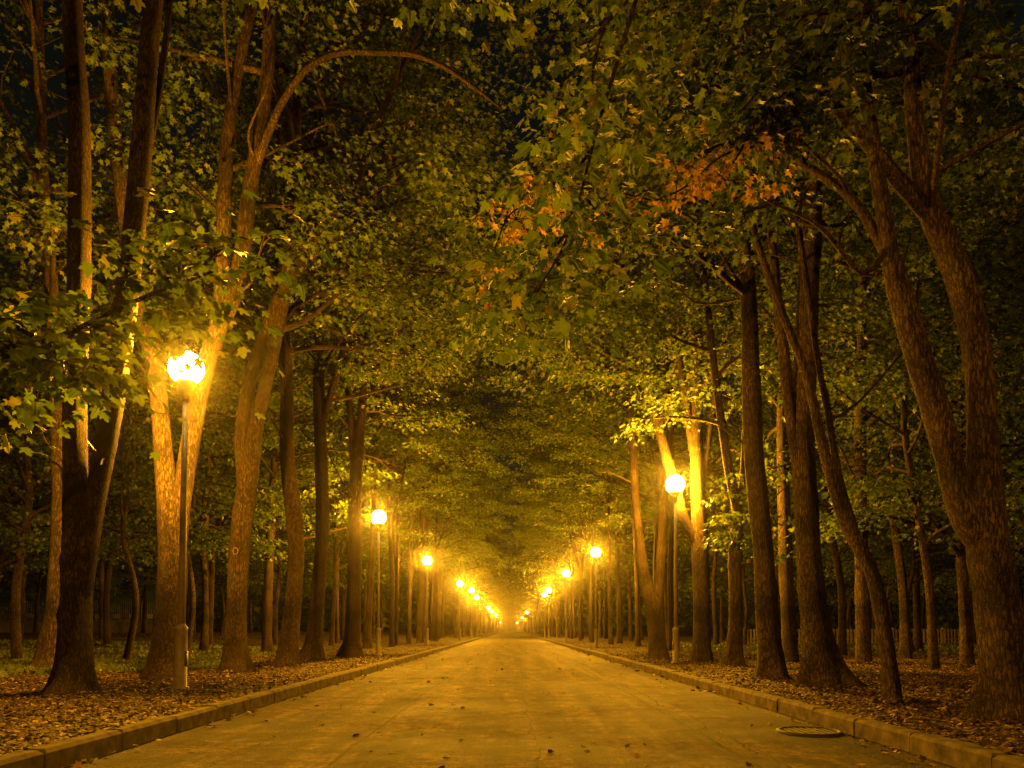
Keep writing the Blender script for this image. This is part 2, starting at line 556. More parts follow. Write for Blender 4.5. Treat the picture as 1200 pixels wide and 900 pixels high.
# damp patch beside the right kerb, modelled as an iron drain cover
def blob(cx, cy, rx_, ry_, z, seed, n=40):
    r_ = np.random.default_rng(seed)
    a = np.arange(n) * 2 * PI / n
    rad = 1 + .22 * np.sin(a * 2 + r_.random() * 6) + .14 * np.sin(a * 5 + r_.random() * 6) + .07 * np.sin(a * 9 + 1)
    return np.stack([cx + rx_ * rad * np.cos(a), cy + ry_ * rad * np.sin(a), np.full(n, z)], 1)

dr = empty('wet_patch_drain', (2.9, 7.1, .0))
props(dr, 'dark wet patch in the road beside the right kerb, modelled as a round iron drain cover', 'drain cover')
mb = MB()
mb.lathe([(.30, -.02), (.30, .022), (.285, .03), (.262, .03), (.255, .018), (.255, -.02)], k=36)
mb.build('rim', IRON, dr)
mb = MB()
mb.lathe([(.252, -.02), (.252, .012), (.0, .012)], k=36)
for k in range(7):
    x = -.19 + k * .063
    L = 2 * math.sqrt(.245 ** 2 - x * x) - .03
    mb.box((x, 0, .017), (.034, L, .014), 0, .003)
mb.build('grate', IRON, dr, False)

# ------------------------------------------------------------------ lamps
LIGHT_COL = (1.0, .415, .009)
WATT = 4700.0
lamp_root = None
GLOBE_Z = 4.78


def make_lamp():
    root = empty('street_lamp', (0, 0, 0))
    mb = MB(); mb.lathe([(.125, -.1), (.125, .03), (.092, .05), (.088, .86), (.094, .87), (.094, .90), (.07, .93), (.052, .96)], k=20)
    mb.build('pole_sleeve', POLE, root)
    mb = MB(); mb.lathe([(.052, .94), (.046, 2.6), (.04, 4.36)], k=16)
    mb.build('pole', POLE, root)
    mb = MB(); mb.lathe([(.055, 4.28), (.06, 4.30), (.06, 4.44), (.10, 4.47), (.135, 4.53), (.145, 4.57), (.135, 4.58)], k=20)
    mb.build('globe_holder', COLLAR, root)
    prof = [(.25 * math.sin(t), GLOBE_Z - .25 * math.cos(t)) for t in np.linspace(.62, PI - .02, 14)]
    mb = MB(); mb.lathe(prof, k=24)
    g = mb.build('globe', GLOBE, root)
    mb = MB(); mb.box((.088, 0, .45), (.012, .09, .22), 0, .004)
    mb.build('service_hatch', COLLAR, root)
    ld = bpy.data.lights.new('lamp_bulb', 'POINT')
    ld.energy = WATT
    ld.color = LIGHT_COL
    ld.shadow_soft_size = .12
    lo = bpy.data.objects.new('lamp_bulb', ld)
    lo.location = (0, 0, GLOBE_Z + .02)
    link(lo, root)
    return root


def copy_tree(o, parent=None):
    c = o.copy()
    COL.objects.link(c)
    c.parent = parent
    for ch in o.children:
        copy_tree(ch, c)
    return c


ORD = ['nearest', 'second', 'third', 'fourth', 'fifth', 'sixth', 'seventh', 'eighth', 'ninth', 'tenth']
left_l = [(220, 427), (445, 606), (501, 657), (539, 684), (553, 692), (559, 700), (573, 712), (577, 716.5), (581, 721), (585, 729)]
right_l = [(790, 566), (698, 647), (663, 672), (643, 692), (634, 697), (613, 718), (608, 724), (605.5, 730)]
proto_lamp = make_lamp()
first = True
LAMPS = []
for side, lst in (('left', left_l), ('right', right_l)):
    for i, (px, py) in enumerate(lst):
        Yd = 850 * (GLOBE_Z + .12 - CAMZ) / (HOR - py)
        q = at(px, py, Yd)
        x = min(max(abs(q[0]), 3.85), 5.1) * (-1 if side == 'left' else 1)
        o = proto_lamp if first else copy_tree(proto_lamp)
        first = False
        o.location = (x, Yd, gz(x, Yd))
        o.rotation_euler = (random.uniform(-.008, .008), random.uniform(-.008, .008), 0 if side == 'left' else PI)
        LAMPS.append((x, Yd, gz(x, Yd) + GLOBE_Z))
        extra = {('left', 0): 'lit globe street lamp partly hidden by leaves, nearest on the left kerb',
                 ('right', 0): 'lit globe street lamp in front of pale forked trunk, nearest on the right kerb'}.get((side, i),
                 f'lit globe street lamp, {ORD[i]} lamp from the viewer along the {side} kerb')
        props(o, extra, 'street lamp', 'street lamps along the avenue')
for x, Yd in ((4.3, -11.0), (-4.4, -12.0)):
    o = copy_tree(proto_lamp)
    o.location = (x, Yd, gz(x, Yd))
    LAMPS.append((x, Yd, gz(x, Yd) + GLOBE_Z))
    props(o, 'lit globe street lamp behind the viewer at the %s kerb' % ('right' if x > 0 else 'left'), 'street lamp', 'street lamps along the avenue')
LP = np.array(LAMPS)


# ------------------------------------------------------------------ trees
def smooth_path(P, n):
    """Catmull-Rom through control points (rows may carry a radius as 4th column)"""
    P = np.asarray(P, float)
    Q = np.vstack([2 * P[0] - P[1], P, 2 * P[-1] - P[-2]])
    seg = len(P) - 1
    t = np.linspace(0, seg - 1e-6, n)
    i = t.astype(int)
    u = (t - i)[:, None]
    p0, p1, p2, p3 = Q[i], Q[i + 1], Q[i + 2], Q[i + 3]
    return .5 * ((2 * p1) + (p2 - p0) * u + (2 * p0 - 5 * p1 + 4 * p2 - p3) * u * u + (3 * p1 - p0 - 3 * p2 + p3) * u ** 3)


def nrm(v):
    return v / (np.linalg.norm(v) + 1e-9)


class Grower:
    """grows limbs, twigs and leaf sprays on the stems of one tree"""
    def __init__(self, seed, leaf=.12, leaf_kind='mid', per_spray=56, spray=.55, twigs=True):
        self.r = np.random.default_rng(seed)
        self.wood = MB()
        self.S = []      # spray centres: pos, dir
        self.leaf, self.kind, self.per, self.spray, self.twigs = leaf, leaf_kind, per_spray, spray, twigs

    def limb(self, p, d, L, r0, nsub=6, droop=.25, wob=.10, sides=5, spr=2):
        r = self.r
        n = 7
        pts = [np.array(p)]
        dd = nrm(np.array(d))
        for i in range(1, n):
            dd = nrm(dd + r.normal(0, wob, 3) + np.array([0, 0, -droop * i / n * .5]))
            pts.append(pts[-1] + dd * L / (n - 1))
        pts = np.array(pts)
        self.wood.tube(pts, np.linspace(r0, .012, n), sides, cap=False)
        for s in range(nsub):
            t = .28 + .72 * (s + r.random()) / nsub
            i = min(int(t * (n - 1)), n - 2)
            b = pts[i] + (pts[i + 1] - pts[i]) * (t * (n - 1) - i)
            ax = nrm(pts[i + 1] - pts[i])
            sd = nrm(np.cross(ax, [0, 0, 1]) + 1e-6) * (1 if s % 2 else -1)
            bd = nrm(ax * .55 + sd * .8 + np.array([0, 0, r.normal(.1, .3)]))
            bl = L * (.20 + .22 * r.random()) * (1.15 - .5 * t)
            e = b + bd * bl + np.array([0, 0, -.12 * bl])
            if self.twigs:
                m = (b + e) / 2 + r.normal(0, .05 * bl, 3) + np.array([0, 0, .06 * bl])
                self.wood.tube(np.array([b, m, e]), np.array([max(.008, r0 * .28), .009, .004]), 3, cap=False)
            for q in range(spr):
                f = 1 - q * .5 / max(1, spr - 1) if spr > 1 else 1
                self.S.append((b + (e - b) * f + r.normal(0, .12, 3), bd))
        self.S.append((pts[-1], nrm(pts[-1] - pts[-2])))
        return pts

    def grow(self, stems, hb, top, spread, nlimb, bias=None, bias_w=0., nsub=6, spr=2, r0=.07, sides=5, elev=(.15, .8)):
        """stems: list of (pts,rad). limbs from every stem above height hb"""
        r = self.r
        ga = r.random() * 6.28
        per = max(3, int(nlimb / len(stems)))
        for pts, rad in stems:
            z = pts[:, 2]
            z0, z1 = max(hb, z.min()), z.max()
            for k in range(per):
                zz = z0 + (z1 - z0) * (k + r.random() * .8) / per
                i = int(np.searchsorted(z, zz)) - 1
                i = min(max(i, 0), len(z) - 2)
                f = (zz - z[i]) / (z[i + 1] - z[i] + 1e-6)
                p = pts[i] + (pts[i + 1] - pts[i]) * min(max(f, 0), 1)
                ga += 2.4 + r.normal(0, .3)
                h = (zz - hb) / max(.1, top - hb)
                prof = np.interp(h, [0, .3, .7, 1.0], [.75, 1.0, .8, .35])
                d = np.array([math.cos(ga), math.sin(ga), r.uniform(*elev) + h * .5])
                L = spread * prof * r.uniform(.75, 1.15)
                if bias is not None:
                    d[:2] += bias_w * np.asarray(bias)
                self.limb(p, d, L, min(r0, rad[i] * .6), nsub, sides=sides, spr=spr)

    def leaves(self, name, mats, origin, parent, clear=None, kind=None, dens=1.0):
        if not self.S:
            return None
        r = self.r
        P = np.array([s[0] for s in self.S]); D = np.array([s[1] for s in self.S])
        if clear is not None:
            k = clear(P)
            P, D = P[k], D[k]
        n = len(P)
        if n == 0:
            return None
        per = max(3, int(self.per * dens))
        sz = self.spray * r.uniform(.65, 1.3, n)
        c = np.repeat(P, per, 0); d = np.repeat(D, per, 0); s = np.repeat(sz, per)[:, None]
        up = np.array([0, 0, 1.0])
        dh = d * np.array([1, 1, .35])
        dh /= np.linalg.norm(dh, axis=1)[:, None] + 1e-9
        sd = np.cross(dh, up); sd /= np.linalg.norm(sd, axis=1)[:, None] + 1e-9
        m = n * per
        a = r.uniform(-.9, 1.0, (m, 1)); b = r.normal(0, .5, (m, 1)); h = r.normal(0, .11, (m, 1))
        off = dh * a + sd * b + up * (h - .28 * (a * a * .6 + b * b))
        pos = c + off * s
        tip = nrm_rows(dh * .7 + off * .8 + r.normal(0, .45, (m, 3)) + np.array([0, 0, -.35]))
        nor = nrm_rows(up + off * .25 + r.normal(0, .38, (m, 3)))
        size = self.leaf * r.uniform(.6, 1.25, m)
        if kind is not None: self.kind = kind
        me = leaf_mesh(name, pos - origin, tip, nor, size, self.kind, mats)
        return link(bpy.data.objects.new(name, me), parent)


def nrm_rows(v):
    return v / (np.linalg.norm(v, axis=1)[:, None] + 1e-9)


def near_lamp_clear(P):
    d = np.linalg.norm(P[:, None, :] - LP[None, :, :], axis=2).min(1)
    low = (np.abs(P[:, 0]) < 5.0) & (P[:, 2] < 5.9)
    return (d > 1.0) & ~low


def trace_stem(ctrl, Y, top=None, n=26, r_top=.03):
    """control points (sight px, py, width px[, depth offset]) -> path + radii"""
    rows = []
    for c in ctrl:
        yy = Y + (c[3] if len(c) > 3 else 0)
        q = at(c[0], c[1], yy)
        rows.append([*q, c[2] / 2 / F * yy])
    rows = np.array(rows)
    if top is not None and rows[-1][2] < top:
        d = rows[-1][:3] - rows[-2][:3]
        d = d / max(d[2], .3)
        d[:2] = np.clip(d[:2], -.35, .35)
        left = top - rows[-1][2]
        m = rows[-1].copy(); m[:3] += d * left * .5 + np.array([.15, .1, 0]); m[3] = (m[3] + r_top) * .5
        e = rows[-1].copy(); e[:3] += d * left * .95; e[3] = r_top
        e[2] = top
        rows = np.vstack([rows, m, e])
    S = smooth_path(rows, n)
    S[:, 3] = np.maximum(S[:, 3], .008)
    return S[:, :3], S[:, 3]


SIDEB = {-1: np.array([1.0, 0]), 1: np.array([-1.0, 0])}


def hero(name, label, stems, foot_bark=None, foot_h=2.0, top=18, hb=6, spread=4.2, nlimb=22, bark=BARK, seed=1, Y=None, leaf_kind='lobed', limbs=(), bias_w=.25,
         per=56, leaf=.115, flare=1.25, dry=(), group=None, cat='tree', knot=None, base=None, sprays=(), nsub=6, spr=1):
    """stems traced by sight; stems[0][0] is the foot of the tree"""
    px, py, w = stems[0][0][:3]
    if Y is None:
        Y = 850 * (CAMZ - .14) / (py - HOR)
    p0 = at(px, py, Y)
    org = np.array([p0[0], Y, gz(p0[0], Y)])
    root = empty(name, org)
    props(root, label, cat, group)
    g = Grower(seed, leaf, leaf_kind, per)
    tr = MB()
    built = []
    for k, st in enumerate(stems):
        st = [list(c) for c in st]
        pts, rad = trace_stem(st, Y, top, n=72 if Y < 17 else 36)
        if k == 0:
            pts[0, 2] = org[2] - .12
        tr.tube(pts - org, rad, 20 if Y < 17 else 11, flare if k == 0 else 0, .035 if Y < 17 else .06, seed + k, knots=9)
        built.append((pts, rad))
    to = tr.build('trunk', bark, root)
    if foot_bark:
        to.data.materials.append(foot_bark)
        for f in to.data.polygons:
            if f.center.z < foot_h + .25 * math.sin(f.center.x * 60) + .2 * math.sin(f.center.y * 47):
                f.material_index = 1
    side = -1 if org[0] < 0 else 1
    g.grow(built, hb, top, spread, nlimb, SIDEB[side], bias_w, nsub=nsub, spr=spr)
    for k in range(5):     # bare thin boughs
        pts, rad = built[g.r.integers(len(built))]
        z = g.r.uniform(max(2.8, hb - 3.2), hb + 2.5)
        i = int(np.clip(np.searchsorted(pts[:, 2], z), 1, len(pts) - 2))
        an, ln = g.r.uniform(0, 6.28), g.r.uniform(1.2, 3.2)
        d = np.array([math.cos(an), math.sin(an), g.r.uniform(.2, 1.0)])
        p1 = pts[i] + d * ln * .35 + g.r.normal(0, .1, 3); p2 = pts[i] + d * ln * .7 + g.r.normal(0, .16, 3) + [0, 0, .1]; p3 = pts[i] + d * ln + [0, 0, g.r.uniform(-.5, .3)]
        q = smooth_path([pts[i], p1, p2, p3], 12)
        g.wood.tube(q, np.linspace(min(.032, rad[i] * .4), .005, 12), 5, cap=False)
        for j in (6, 9):
            e = q[j] + g.r.normal(0, .35, 3)
            g.wood.tube(np.array([q[j], (q[j] + e) / 2 + g.r.normal(0, .05, 3), e]), [.009, .007, .003], 3, cap=False)
    for lb in limbs:      # traced limbs: list of (px,py,w,depth offset); leafy=True adds sub branches
        ctrl, leafy = lb
        pts, rad = trace_stem(ctrl, Y, None, 16)
        g.wood.tube(pts, rad, 7, cap=False)
        if leafy:
            for i in range(4, 16, 2):
                d = nrm(pts[min(i + 1, 15)] - pts[i - 1])
                s = nrm(np.cross(d, [0, 0, 1])) * (1 if (i // 2) % 2 else -1)
                g.limb(pts[i], d * .6 + s * .7 + np.array([0, 0, .1]), leafy * g.r.uniform(.6, 1.1), .02, 5, .4)
    for (a, b, rad_, n_) in sprays:     # extra leafy twig ends around a point
        for _ in range(n_):
            q = at(a, b, Y + rad_[1]) + g.r.normal(0, 1, 3) * rad_[0] * np.array([1, 1, .55])
            g.S.append((q, nrm(np.append(g.r.normal(0, 1, 2), -.1))))
    o = g.wood.build('branches', bark, root)
    o.data.transform(__import__('mathutils').Matrix.Translation(-Vector(org)))
    g.leaves('crown', [LEAF], org, root, None if leaf_kind == 'maple' else near_lamp_clear)
    if dry:
        gd = Grower(seed + 50, leaf * .85, 'lobed', 13, .17)
        hub = None
        for (a, b, dy, rr, n_) in dry:
            q = at(a, b, Y + dy)
            if hub is None:
                i = np.argmin([np.linalg.norm(p - q) for p in built[-1][0]])
                s0, r1 = built[-1][0][i], .035
                hub = q
            else:
                s0, r1 = hub, .014
            L = np.linalg.norm(q - s0)
            k1 = s0 + (q - s0) * .35 + gd.r.normal(0, .07, 3) * L + np.array([0, 0, .10 * L])
            k2 = s0 + (q - s0) * .7 + gd.r.normal(0, .06, 3) * L + np.array([0, 0, .09 * L])
            gd.wood.tube(smooth_path([s0, k1, k2, q], 12), np.linspace(r1, .009, 12), 5, cap=False)
            for _ in range(n_):
                e = q + gd.r.normal(0, 1, 3) * rr
                gd.wood.tube(np.array([q, (q + e) / 2 + [0, 0, .08], e]), [.009, .007, .004], 3, cap=False)
                gd.S.append((e, nrm(e - q + 1e-3)))
        o = gd.wood.build('dead_branches', BARK_DARK, root)
        o.data.transform(__import__('mathutils').Matrix.Translation(-Vector(org)))
        wl = gd.leaves('withered_leaves', [LEAF_DRY], org, root)
        if wl: wl['label'] = 'withered orange brown leaves'
    if knot:
        a, b, rx_, rz_ = knot
        q = at(a, b, Y - .20) - org
        t = np.linspace(0, 2 * PI, 25)
        mb = MB(); mb.tube(np.stack([q[0] + rx_ * np.cos(t), np.full(25, q[1]), q[2] + rz_ * np.sin(t)], 1), np.full(25, .013), 6, cap=False)
        mb.build('branch_scar', KNOT, root)
    return root


T = 'maple_tree'
# ---- left side, near to far
hero(T, 'dark twin stemmed tree with flared foot nearest the viewer on the left verge',
     [[(84, 812, 42), (87, 770, 36), (89, 690, 32), (89, 600, 28), (88, 470, 26), (92, 330, 25), (93, 150, 24), (85, 0, 22)],
      [(97, 690, 22), (110, 600, 22), (127, 500, 25), (142, 400, 26), (160, 240, 25), (170, 120, 23), (182, -10, 20)]],
     top=19, hb=13, spread=4.0, seed=11, bark=BARK_DARK, leaf_kind='lobed',
     limbs=[([(165, 210, 12, 0), (182, 130, 10, .2), (193, 60, 8, .3), (200, -10, 6, .4)], 0)])
hero(T, 'slim pale trunk leaning right, just behind the dark twin stemmed tree',
     [[(58, 787, 26), (66, 700, 21), (70, 600, 18), (68, 480, 17), (60, 330, 14), (50, 200, 12)]],
     top=20, hb=6, spread=4.4, nlimb=30, seed=12, bark=BARK_PALE)
hero(T, 'forked tree behind the nearest left lamp, dark rough foot and brightly lit pale stems',
     [[(196, 796, 38), (199, 720, 33), (202, 650, 33), (192, 540, 22), (180, 420, 20), (160, 360, 19), (149, 270, 18), (132, 130, 16), (126, 0, 14)],
      [(204, 645, 26), (215, 570, 22), (232, 470, 21), (250, 400, 20), (277, 335, 19), (292, 230, 18), (312, 100, 16), (320, -5, 15)],
      [(250, 405, 18), (260, 345, 17), (263, 240, 17), (268, 150, 15), (290, 30, 12)]],
     top=19, hb=8.5, spread=3.6, nlimb=16, bias_w=-.3, seed=13, bark=BARK_PALE, foot_bark=BARK_DARK, foot_h=2.25,
     limbs=[([(300, 195, 11, 0), (322, 137, 9, -.3), (348, 93, 8, -.6), (372, 72, 7.5, -.75), (402, 61, 7, -.9), (448, 62, 6.5, -1.2), (484, 64, 6, -1.35), (520, 78, 5, -1.5), (556, 103, 4, -1.7), (588, 128, 2.5, -1.8)], 0)],
     sprays=[(60, 215, (.9, .3), 14), (150, 185, (.3, -.2), 3), (210, 145, (.7, .3), 8), (230, 200, (.7, .6), 8)])
hero(T, 'tree with two close upright stems and an oval branch scar on its trunk, left verge',
     [[(275, 787, 26), (277, 720, 23), (281, 640, 23), (289, 575, 23), (300, 500, 17), (318, 420, 15), (335, 330, 14), (345, 200, 12), (352, 60, 10)],
      [(287, 580, 18), (284, 500, 16), (300, 420, 14), (330, 345, 13), (372, 275, 11), (415, 220, 9), (440, 150, 7)]],
     top=17, hb=7, spread=3.8, seed=14, bark=BARK_DARK, knot=(276, 646, .05, .07))  # darker bark chosen here in place of leaf shade on this trunk
hero(T, 'slightly bent dark trunk on the left verge, next after the scarred tree',
     [[(336, 780, 22), (345, 690, 19), (346, 620, 19), (337, 540, 18), (336, 450, 15), (330, 340, 13)]],
     top=19, hb=7.5, spread=5.0, bias_w=.6, nlimb=26, seed=15, bark=BARK_DARK)
hero(T, 'straight dark trunk leaning a little right, between bent trunk and second left lamp',
     [[(366, 773, 20), (374, 680, 16), (378, 600, 15), (375, 500, 15), (373, 380, 12), (372, 300, 10)]],
     top=20, hb=7.5, spread=5.2, bias_w=.7, nlimb=28, seed=16, bark=BARK_DARK,
     limbs=[([(376, 500, 9, 0), (400, 420, 8, -.2), (425, 330, 7, -.3), (440, 240, 5, -.4)], 1.2)])
hero(T, 'straight upright trunk just left of the second lamp on the left kerb',
     [[(413, 767, 18), (415, 680, 16), (417, 560, 15), (424, 480, 10), (430, 400, 9)], [(416, 570, 9), (412, 500, 8), (405, 420, 7)]],
     top=20, hb=8, spread=5.2, bias_w=.7, nlimb=28, seed=17, bark=BARK_DARK, Y=23.2)
# ---- right side, near to far
hero(T, 'thick furrowed forked tree leaning left, nearest on the right verge',
     [[(1186, 843, 50), (1178, 770, 47), (1166, 690, 46), (1155, 620, 44), (1152, 520, 33), (1143, 400, 31), (1118, 310, 30), (1090, 245, 27), (1074, 160, 21), (1068, 80, 19), (1060, -10, 17)],
      [(1150, 640, 30), (1128, 600, 30), (1102, 500, 30), (1068, 390, 29), (1046, 310, 24), (1034, 240, 18)],
      [(1095, 258, 22), (1050, 208, 18), (1010, 160, 15), (960, 105, 13), (910, 60, 11), (870, 15, 9)]],
     top=17, hb=6.5, spread=3.6, nlimb=30, seed=21, leaf_kind='lobed', leaf=.10, flare=1.3,
     dry=[(870, 172, .1, .2, 7), (795, 205, .1, .2, 5), (830, 180, .1, .17, 6), (905, 172, .1, .18, 6), (768, 235, .1, .12, 3), (850, 212, .1, .15, 4)],
     limbs=[([(1045, 310, 13, 0), (1000, 235, 11, .2), (940, 190, 10, .3), (880, 130, 8, .2), (830, 90, 5, 0)], 1.3),
            ([(1040, 290, 10, 0), (1010, 320, 6, -.3), (960, 265, 5, -.6), (900, 235, 4, -.8)], .3)])
hero(T, 'thin curved trunk bending left, between the thick leaning tree and flared trunk',
     [[(1047, 822, 16), (1038, 750, 16), (1022, 672, 16), (990, 610, 14), (966, 530, 12), (945, 440, 10), (918, 370, 9), (896, 310, 8), (880, 255, 7)],
      [(1008, 640, 9), (984, 560, 8), (968, 470, 8), (955, 400, 7)]],
     top=10.5, hb=6, spread=2.2, nlimb=12, seed=22, bark=BARK, leaf_kind='lobed')
hero(T, 'thick dark trunk with widely flared roots on the right verge',
     [[(966, 803, 36), (957, 740, 32), (950, 680, 29), (945, 600, 27), (941, 500, 26), (945, 400, 26), (950, 280, 22)],
      [(938, 560, 16), (925, 470, 14), (915, 380, 12), (905, 280, 10)]],
     top=19, hb=7, spread=4.2, nlimb=26, seed=23, bark=BARK, flare=1.5,
     )
hero(T, 'dark upright trunk with a slight bow, left of the flared trunk on the right verge',
     [[(906, 794, 27), (899, 720, 25), (894, 640, 23), (884, 540, 23), (880, 440, 21), (876, 330, 18), (860, 200, 14)]],
     top=19, hb=7, spread=4.6, nlimb=26, seed=24, bark=BARK, bias_w=.5,
     dry=[(640, 220, -3.6, .36, 12), (670, 250, -3.6, .32, 9), (572, 315, -3.6, .16, 3), (605, 258, -3.6, .25, 8), (690, 215, -3.6, .25, 5)],
     sprays=[(575, 300, (.6, 2.2), 18), (562, 360, (.5, 2.4), 14), (620, 330, (.7, 2.2), 18), (640, 390, (.6, 3), 14), (640, 250, (.8, -.5), 20), (600, 190, (.8, -.5), 18),
             (680, 330, (.9, 2.5), 22), (580, 390, (.35, -1), 6)])
hero(T, 'slim patchy barked trunk with bright leafy twigs beside the nearest right lamp',
     [[(860, 780, 18), (862, 720, 16), (862, 650, 16), (864, 600, 13), (856, 560, 12), (848, 510, 10), (838, 440, 9)],
      [(863, 610, 8), (870, 560, 7), (874, 480, 6)]],
     top=15, hb=6, spread=3.6, seed=25, bark=BARK_PALE,
     sprays=[(820, 632, (.38, -.6), 10), (868, 640, (.3, -.5), 5), (850, 590, (.5, -.6), 8), (835, 672, (.3, -.6), 4)])
hero(T, 'pale forked trunk lit bright yellow right beside the nearest right lamp',
     [[(823, 775, 20), (822, 700, 19), (820, 630, 20), (817, 560, 16), (816, 470, 14), (818, 400, 12)],
      [(820, 640, 14), (802, 610, 13), (791, 570, 12), (774, 510, 11), (756, 450, 10), (740, 390, 8)],
      [(820, 600, 9), (811, 520, 9), (798, 430, 8), (789, 370, 7)], [(821, 585, 8), (832, 500, 8), (846, 420, 7), (860, 350, 6)],
      [(774, 512, 7), (778, 460, 7), (775, 400, 6), (768, 340, 5)]],
     top=18, hb=7, spread=4.4, seed=26, bark=BARK_PALE, bias_w=.4,
     sprays=[(700, 352, (.6, -1.6), 16), (738, 400, (.5, -1.6), 12), (692, 425, (.5, -1.2), 10), (765, 452, (.45, -1.4), 9), (775, 340, (.7, -1.5), 14)])
hero(T, 'dark trunk forking low in two, left of the nearest right lamp',
     [[(772, 772, 20), (766, 720, 17), (756, 680, 14), (748, 620, 10), (742, 540, 9)], [(768, 730, 12), (773, 680, 11), (776, 620, 10), (782, 540, 9)]],
     top=17, hb=7.5, spread=4.4, seed=27, bark=BARK_DARK)
hero(T, 'straight plain trunk seen between bowed and flared trunks on the right',
     [[(927, 777, 18), (922, 690, 16), (919, 600, 15), (917, 480, 13)]], top=17, hb=6, spread=3.6, seed=28, bark=BARK, flare=.3)
hero(T, 'pale straight trunk behind the thin curved trunk on the right',
     [[(1012, 779, 18), (1011, 700, 16), (1009, 620, 15), (1008, 500, 13)]], top=16, hb=5, spread=4, seed=29, bark=BARK_PALE, flare=.3)
hero(T, 'short trunked tree with low dark leaves before the pale fence on the right',
     [[(1133, 783, 15), (1132, 740, 13), (1128, 680, 11), (1125, 600, 9)]], top=9, hb=2.5, spread=2.8, seed=30, bark=BARK, flare=.2)
# ---- trees at the viewer's sides whose boughs hang into view
hero(T, 'tree outside left edge whose dark low leafy bough hangs before the nearest left lamp',
     [[(-330, 985, 60), (-320, 800, 50), (-315, 500, 44), (-300, 200, 40)]], Y=5.4, top=15, hb=9, spread=2.6, nlimb=6, seed=41, bark=BARK_DARK,
     leaf_kind='maple', leaf=.13, per=8, nsub=4, spr=1,
     limbs=[([(-310, 520, 20, 0), (-120, 455, 12, .2), (60, 398, 7, .5), (160, 352, 5, .7), (250, 318, 3, .9)], .62),
            ([(-310, 420, 18, 0), (-150, 350, 10, .3), (0, 375, 7, .7), (90, 430, 4, 1.0)], .6),
            ([(-300, 100, 18, 0), (0, -160, 10, .8), (300, -120, 8, 1.2), (480, -100, 5, 1.5), (560, -50, 3, 1.6)], .6)])
hero(T, 'tree outside right edge whose large leaved boughs hang across the top of the view',
     [[(1620, 1060, 70), (1610, 700, 58), (1590, 300, 48), (1580, 0, 40)]], Y=4.6, top=15, hb=9.5, spread=2.6, nlimb=6, seed=42, bark=BARK,
     leaf_kind='maple', leaf=.12, per=6, nsub=4, spr=1,
     limbs=[([(1590, -100, 22, 0), (1200, -120, 14, .8), (900, -80, 10, 1.3), (760, -20, 7, 1.6), (690, 50, 4, 1.7)], .9),
            ([(1590, 0, 20, 0), (1300, -40, 12, .8), (1100, -20, 8, 1.3), (1000, 20, 5, 1.5), (960, 60, 3, 1.6)], .9),
            ([(745, 0, 6, 1.6), (700, 150, 4, 1.2), (668, 270, 3, .9), (625, 350, 2, .7)], .16)])

# ---- the rest of the avenue and the wood: copies of a few full-grown trees
def proto_tree(seed, top, hb, spread, nlimb, lean=(.0, .0), fork=False, bark=BARK, leaf=.125, kind='lobed', per=60, r=.13, nsub=6, spr=1, low=False, road=False):
    root = bpy.data.objects.new('maple_tree', None)
    root.empty_display_size = .3
    rr = np.random.default_rng(seed)
    ctrl = []
    for z in np.linspace(-.12, top, 7):
        h = max(z, 0) / top
        ctrl.append([lean[0] * h * top + rr.normal(0, .10) * (h > .02), lean[1] * h * top + rr.normal(0, .10) * (h > .02), z, r * (1 - .85 * h)])
    S = smooth_path(ctrl, 14 if low else 24)
    stems = [(S[:, :3], np.maximum(S[:, 3], .02))]
    if fork:
        zf = top * rr.uniform(.16, .3)
        i = int(np.argmin(abs(S[:, 2] - zf)))
        a = rr.random() * 6.28
        b = S[i].copy()
        c2 = [b, b + np.array([math.cos(a) * .5, math.sin(a) * .5, 1.5, -b[3] * .3]),
              b + np.array([math.cos(a) * 1.2, math.sin(a) * 1.2, 5, -b[3] * .5]), np.array([b[0] + math.cos(a) * 2, b[1] + math.sin(a) * 2, top * .92, .02])]
        S2 = smooth_path(c2, 14)
        stems.append((S2[:, :3], np.maximum(S2[:, 3], .02)))
    tr = MB()
    for k, (p, q) in enumerate(stems):
        tr.tube(p, q, 6 if low else 9, .45 if k == 0 else 0, .05, seed + k)
    parts = [('trunk', tr.mesh('trunk', bark))]
    g = Grower(seed, leaf, kind, per, .62 if not low else .85, twigs=not low)
    g.grow(stems, hb, top, spread, nlimb, np.array([1., 0]) if road else None, .55 if road else 0, nsub=nsub, spr=spr, r0=.06, sides=4 if low else 5)
    parts.append(('branches', g.wood.mesh('branches', bark)))
    lf = g.leaves('crown', [LEAF], np.zeros(3), None, (lambda P: ~((P[:, 0] > 1.0) & (P[:, 2] < 6.2 + 1.3 * np.sin(P[:, 1] * 1.3 + P[:, 0])))) if road else None)
    me = lf.data
    bpy.data.objects.remove(lf)
    parts.append(('crown', me))
    bpy.data.objects.remove(root)
    return parts


